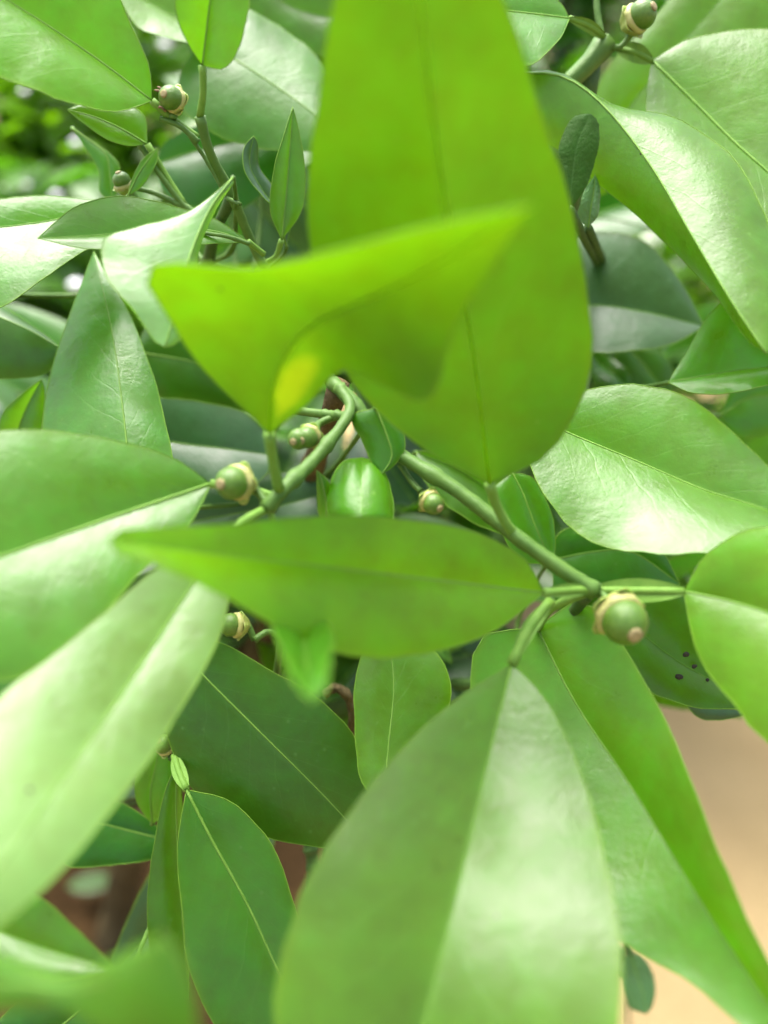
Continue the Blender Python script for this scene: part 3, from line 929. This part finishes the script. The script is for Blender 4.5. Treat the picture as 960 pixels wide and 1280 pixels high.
fruitlet(781, 778, 17.9, 31, (.22, -.45, .85), [(755, 745, 18.7), (743, 739, 18.9)], 'green fruitlet with a cream collar hanging at the twig fork on the right')
fruitlet(290, 604, 18.2, 23, (-.55, -.10, .83), [(335, 630, 18.4), (345, 622, 18.3)], 'green fruitlet beside the leaf stalk at the left')
fruitlet(384, 547, 19.2, 15, (-.45, -.35, .82), [(398, 530, 20.0), (420, 520, 20.2)], 'twin green fruitlet behind the forked twig', twin=True)
fruitlet(542, 630, 19.4, 15, (.55, -.45, .7), [(526, 614, 19.8)], 'small green fruitlet above the level leaf')
fruitlet(803, 18, 22.8, 19, (.6, .15, .78), [(790, 40, 23.2)], 'green fruitlet at the top right shoot')
fruitlet(213, 122, 20.5, 16, (-.35, -.1, .9), [(215, 148, 20.8)], 'withering fruitlet with dried brown sepals at the top left', dry=True)
fruitlet(152, 226, 22.8, 12, (-.2, .7, .6), [(165, 236, 23)])
fruitlet(288, 781, 22.2, 16, (-.8, .1, .5), [(318, 800, 22.5)], dry=False)
fruitlet(204, 930, 22.4, 13, (-.3, .5, .7), [(215, 945, 22.5)])
fruitlet(806, 470, 30, 9, (.3, .3, .8), [(815, 490, 30.5)])
fruitlet(650, 475 + 15, 30, 8, (.3, .3, .8), [(640, 500, 30.5)])


# ------------------------------------------------------------------ leaves deeper in the crown
def free_leaf(base, dirv, nrm, length, width, fold=.3, curl=.25, mat='mature', parent=None, rows=14, kh=3, edge=False, rib='rib', seed=0, name='leaf', ribw=(.0005, .0002)):
    dirv = dirv.normalized()
    side = dirv.cross(nrm).normalized()
    nrm = side.cross(dirv).normalized()
    Mp, Lp, Rp = [], [], []
    for i in range(rows):
        t = i / (rows - 1)
        m = base + dirv * (length * t) - nrm * (curl * length * t * t)
        wd = width * .5 * (math.sin(math.pi * t ** .8) ** .8) if 0 < t < 1 else 0
        Mp.append(m)
        Lp.append(m - side * wd * math.cos(fold) + nrm * wd * math.sin(fold))
        Rp.append(m + side * wd * math.cos(fold) + nrm * wd * math.sin(fold))
    return leaf_core(Mp, Lp, Rp, parent=parent, mat=mat, rows=rows, kh=kh, edge=edge, rib=rib, toward=nrm, seed=seed, name=name, ribw=ribw, cl=.08, cr=.08, wav=.03)


rnd = random.Random(11)
for q in range(215):
    x = rnd.uniform(60, 930); y = rnd.uniform(120, 980); d = rnd.uniform(29, 42)
    if q >= 170:  # extra leaves past the left edge of view, added to shade the soil
        x = rnd.uniform(-330, 60); y = rnd.uniform(480, 980); d = rnd.uniform(30, 48)
    if y > 820 and x > 560:
        continue
    if x < 310 and y < 480:
        continue
    if x > 730 and y < 420:
        continue
    b = P(x, y, d)
    dv = Vector((rnd.gauss(0, 1), rnd.gauss(-.2, .7), rnd.gauss(-.1, .6)))
    nv = Vector((rnd.gauss(0, .4), rnd.gauss(-.5, .4), 1))
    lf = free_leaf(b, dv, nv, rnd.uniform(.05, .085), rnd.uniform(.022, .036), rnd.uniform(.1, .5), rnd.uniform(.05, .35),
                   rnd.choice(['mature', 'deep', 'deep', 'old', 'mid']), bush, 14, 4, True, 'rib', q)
    tgt = min(LIMBS, key=lambda k: (k - b).length)
    twig([tuple(b), tuple(b - dv.normalized() * .012 - Vector((0, 0, .004))), tuple((b + tgt) / 2 - Vector((0, 0, .02))), tuple(tgt)], 1.2, 2.2, 'twigd', 9, 'twig', 6, True)


# ------------------------------------------------------------------ shrubs behind
def shrub_foliage(name, c, rad, n, lsize, mat, parent, seed, shape=.55, squash=(1, 1, 1)):
    """many small folded leaves spread through a crown's volume, one mesh"""
    rn = random.Random(seed)
    V, F, UV = [], [], []
    clumps = [Vector((rn.gauss(0, .42) * squash[0], rn.gauss(0, .42) * squash[1], rn.gauss(0, .42) * squash[2])) * rad for _ in range(26)]
    for i in range(n):
        k = rn.choice(clumps)
        p = k + Vector((rn.gauss(0, 1), rn.gauss(0, 1), rn.gauss(0, 1))) * rad * .16
        d = Vector((rn.gauss(0, 1), rn.gauss(0, 1), rn.gauss(-.1, .6))).normalized()
        up = Vector((rn.gauss(0, .4), rn.gauss(0, .4), 1))
        s = d.cross(up).normalized(); nn = s.cross(d)
        l = lsize * rn.uniform(.6, 1.25); wd = l * rn.uniform(.2, .3)
        b = len(V)
        for t, k_ in ((0, 0), (.3, .85), (.62, .9), (1, 0)):
            m = p + d * (l * t) - nn * (.2 * l * t * t)
            if k_ == 0:
                V.append(m); UV.append((.5, t))
            else:
                V.append(m - s * wd * k_ + nn * wd * .35); V.append(m); V.append(m + s * wd * k_ + nn * wd * .35)
                UV += [(0, t), (.5, t), (1, t)]
        F += [(b, b + 2, b + 1), (b, b + 3, b + 2), (b + 1, b + 2, b + 5, b + 4), (b + 2, b + 3, b + 6, b + 5), (b + 4, b + 5, b + 7), (b + 5, b + 6, b + 7)]
    me = mesh_from(name, V, F)
    uvl = me.uv_layers.new(name='UVMap')
    li = np.empty(len(me.loops), int); me.loops.foreach_get('vertex_index', li)
    uvl.data.foreach_set('uv', np.array(UV)[li].ravel())
    o = link(name, me, M[mat], parent, c - wloc(parent))
    return o


def shrub(c, rad, n, lsize, mat, label, seed, squash=(1, 1, 1)):
    e = empty('shrub', (c.x, c.y, 0))
    tag(e, label, 'shrub', 'blurred shrubs behind the citrus bush')
    f = shrub_foliage('foliage', c, rad, n, lsize, mat, e, seed, squash=squash)
    tag(f, kind='stuff')
    rn = random.Random(seed)
    for k in range(5):
        top = c + Vector((rn.gauss(0, .35), rn.gauss(0, .35), rn.uniform(-.1, .5))) * rad
        q = arc_resample([(c.x + rn.uniform(-.02, .02), c.y + rn.uniform(-.02, .02), -.02), tuple(c * .5 + Vector((c.x, c.y, 0)) * .5 + Vector((rn.uniform(-.04, .04), 0, 0))), tuple(top)], 10)
        v, fc = tube_geo([Vector(p) - Vector((c.x, c.y, 0)) for p in q], [.007 - .0005 * i for i in range(10)], 6)
        link('stem', mesh_from('stem', v, fc), M['wood'], e)
    return e


shrub(P(40, 200, 80), .20, 1900, .040, 'fresh', 'blurred shrub in the top left background', 1)
shrub(P(250, 330, 85), .22, 1700, .045, 'mid', 'blurred shrub behind the upper left shoots', 2)
shrub(P(-60, 420, 90), .22, 1700, .045, 'mature', 'dark blurred shrub beyond the left edge leaves', 3)
shrub(P(560, 330, 95), .26, 1300, .05, 'deep', 'dark blurred shrub behind the upright backlit leaf', 4)
shrub(P(820, 420, 75), .15, 900, .03, 'mature', 'blurred shrub seen beside the dull grey-green leaf', 5)
shrub(P(700, 30, 100), .26, 1300, .05, 'deep', 'dark blurred shrub behind the top right shoot', 6)
shrub(P(380, 60, 105), .26, 1300, .05, 'mature', 'blurred shrub behind the top middle leaves', 7)

# white blobs added to imitate blurred spots of light in the foliage
bokeh_mat = simple_mat('bokeh_spot', (.75, .76, .78), (.85, .86, .86), 300, .4, .1)
top_left = [o for o in bpy.data.objects if o.name == 'shrub'][0]
for (x, y, d, r) in ((30, 114, 60, 4), (95, 178, 62, 5), (31, 231, 60, 5), (70, 244, 60, 5), (95, 356, 58, 7), (206, 56, 60, 5), (12, 70, 62, 3), (348, 178, 60, 3), (120, 100, 66, 3)):
    c = P(x, y, d) - wloc(top_left); r = r * 1.5 / FPX * d / 100
    v = [c + Vector((math.cos(a) * math.cos(b) * r, math.sin(a) * math.cos(b) * r, math.sin(b) * r * .6)) for b in (-1.2, -.5, .3, 1.1) for a in [k * math.pi / 4 for k in range(8)]]
    f = [(l * 8 + k, l * 8 + (k + 1) % 8, l * 8 + 8 + (k + 1) % 8, l * 8 + 8 + k) for l in range(3) for k in range(8)] + [tuple(range(7, -1, -1)), tuple(range(24, 32))]
    link('bokeh_spot', mesh_from('bokeh_spot', v, f), bokeh_mat, top_left)

# a feathery plant glimpsed at the right
fp = P(850, 330, 62)
fern = empty('feathery_plant', (fp.x, fp.y, 0))
tag(fern, 'blurred yellow-green feathery plant seen past the pale glossy leaf', 'plant')
rn = random.Random(5)
for k in range(12):
    base = Vector((0, 0, 0))
    top = fp - Vector((fp.x, fp.y, 0)) + Vector((rn.uniform(-.06, .06), rn.uniform(-.05, .05), rn.uniform(-.05, .06)))
    q = arc_resample([(0, 0, 0), tuple(top * .55 + Vector((0, 0, .03))), tuple(top)], 12)
    v, f = tube_geo(q, .0011, 5)
    for i in range(60):
        t = .45 + .55 * i / 59
        j = min(10, int(t * 11)); p = Vector(q[j]) + (Vector(q[j + 1]) - Vector(q[j])) * (t * 11 - j)
        tg = (Vector(q[j + 1]) - Vector(q[j])).normalized()
        s = tg.cross(Vector((rn.gauss(0, .3), rn.gauss(0, .3), 1))).normalized() * (1 if i % 2 else -1)
        e = p + s * .018 * (1.1 - .6 * (t - .45)) + tg * .010
        wv = tg * .0014
        b = len(v)
        v += [p - wv, p + wv, e + wv * .5, e - wv * .5]
        f.append((b, b + 1, b + 2, b + 3))
    link('frond', mesh_from('frond', v, f), M['fresh'], fern)


# ------------------------------------------------------------------ weeds with crinkled leaves
def weed(leaves, foot, label):
    e = empty('weed', foot)
    tag(e, label, 'weed')
    for (mid, L_, R_, d, dl, dr, m) in leaves:
        m2 = arc_resample(mid, 16); l2 = arc_resample([mid[0]] + L_ + [mid[-1]], 16); r2 = arc_resample([mid[0]] + R_ + [mid[-1]], 16)
        dd = prof(d, 16); s = np.sin(np.pi * np.linspace(0, 1, 16)) ** .75
        leaf_core([P(*m2[i], dd[i]) for i in range(16)], [P(*l2[i], dd[i] + dl * s[i]) for i in range(16)], [P(*r2[i], dd[i] + dr * s[i]) for i in range(16)],
                  parent=e, mat=m, wav=.06, edge=False, rib=None if m == 'crinkled_dark' else 'rib', ribw=(.0003, .0001), seed=3)
        b = P(mid[0][0], mid[0][1], d[0])
        q = arc_resample([tuple(Vector((0, 0, 0))), tuple((b - foot) * .6 + Vector((0, .02, .02))), tuple(b - foot)], 10)
        v, f = tube_geo(q, .0012, 6)
        link('stem', mesh_from('stem', v, f), M['twigd'], e)
    return e


M['crinkle'] = leaf_mat('leaf_crinkled', (.075, .185, .045), (.05, .14, .02), .42, .25, .5, crinkle=2.5)
M['crinkled_dark'] = leaf_mat('leaf_crinkled_dark', (.024, .072, .007), (.04, .12, .01), .6, .2, .12, crinkle=.6)
weed([([(712, 262), (715, 225), (722, 180), (738, 142)], [(700, 235), (698, 185), (715, 148)], [(732, 235), (747, 190), (749, 155)], [20.2, 20.1, 20.0, 20.0], .1, .1, 'crinkled_dark'),
      ([(735, 285), (738, 262), (742, 240), (744, 218)], [(722, 270), (730, 240)], [(748, 268), (750, 235)], [22.5, 22.4, 22.4, 22.4], -.2, .1, 'crinkle')],
     ground_at(840, 560), 'thin weed with a dark rough leaf beside the upright backlit leaf')
weed([([(788, 1190), (795, 1215), (803, 1240), (808, 1268)], [(778, 1200), (776, 1225), (786, 1258)], [(803, 1195), (818, 1222), (817, 1255)], [30, 30, 29.8, 29.6], .1, .15, 'crinkle'),
      ([(782, 1225), (778, 1205), (770, 1190), (760, 1180)], [(770, 1220), (764, 1200)], [(788, 1205), (778, 1185)], [30.4, 30.4, 30.4, 30.4], -.2, .2, 'crinkle')],
     ground_at(785, 1300), 'small weed with crinkled leaves at the lower right over the tan paving')

# fallen leaf on the bed
fl = ground_at(85, 1108, .035)
fo = free_leaf(fl, Vector((1, .15, .05)), Vector((0, -.2, 1)), .042, .017, .1, .05, 'deep', None, 14, 4, True, 'rib', 4, 'fallen_leaf')
tag(fo, 'pale grey-green fallen leaf lying on the brown earth', 'leaf')
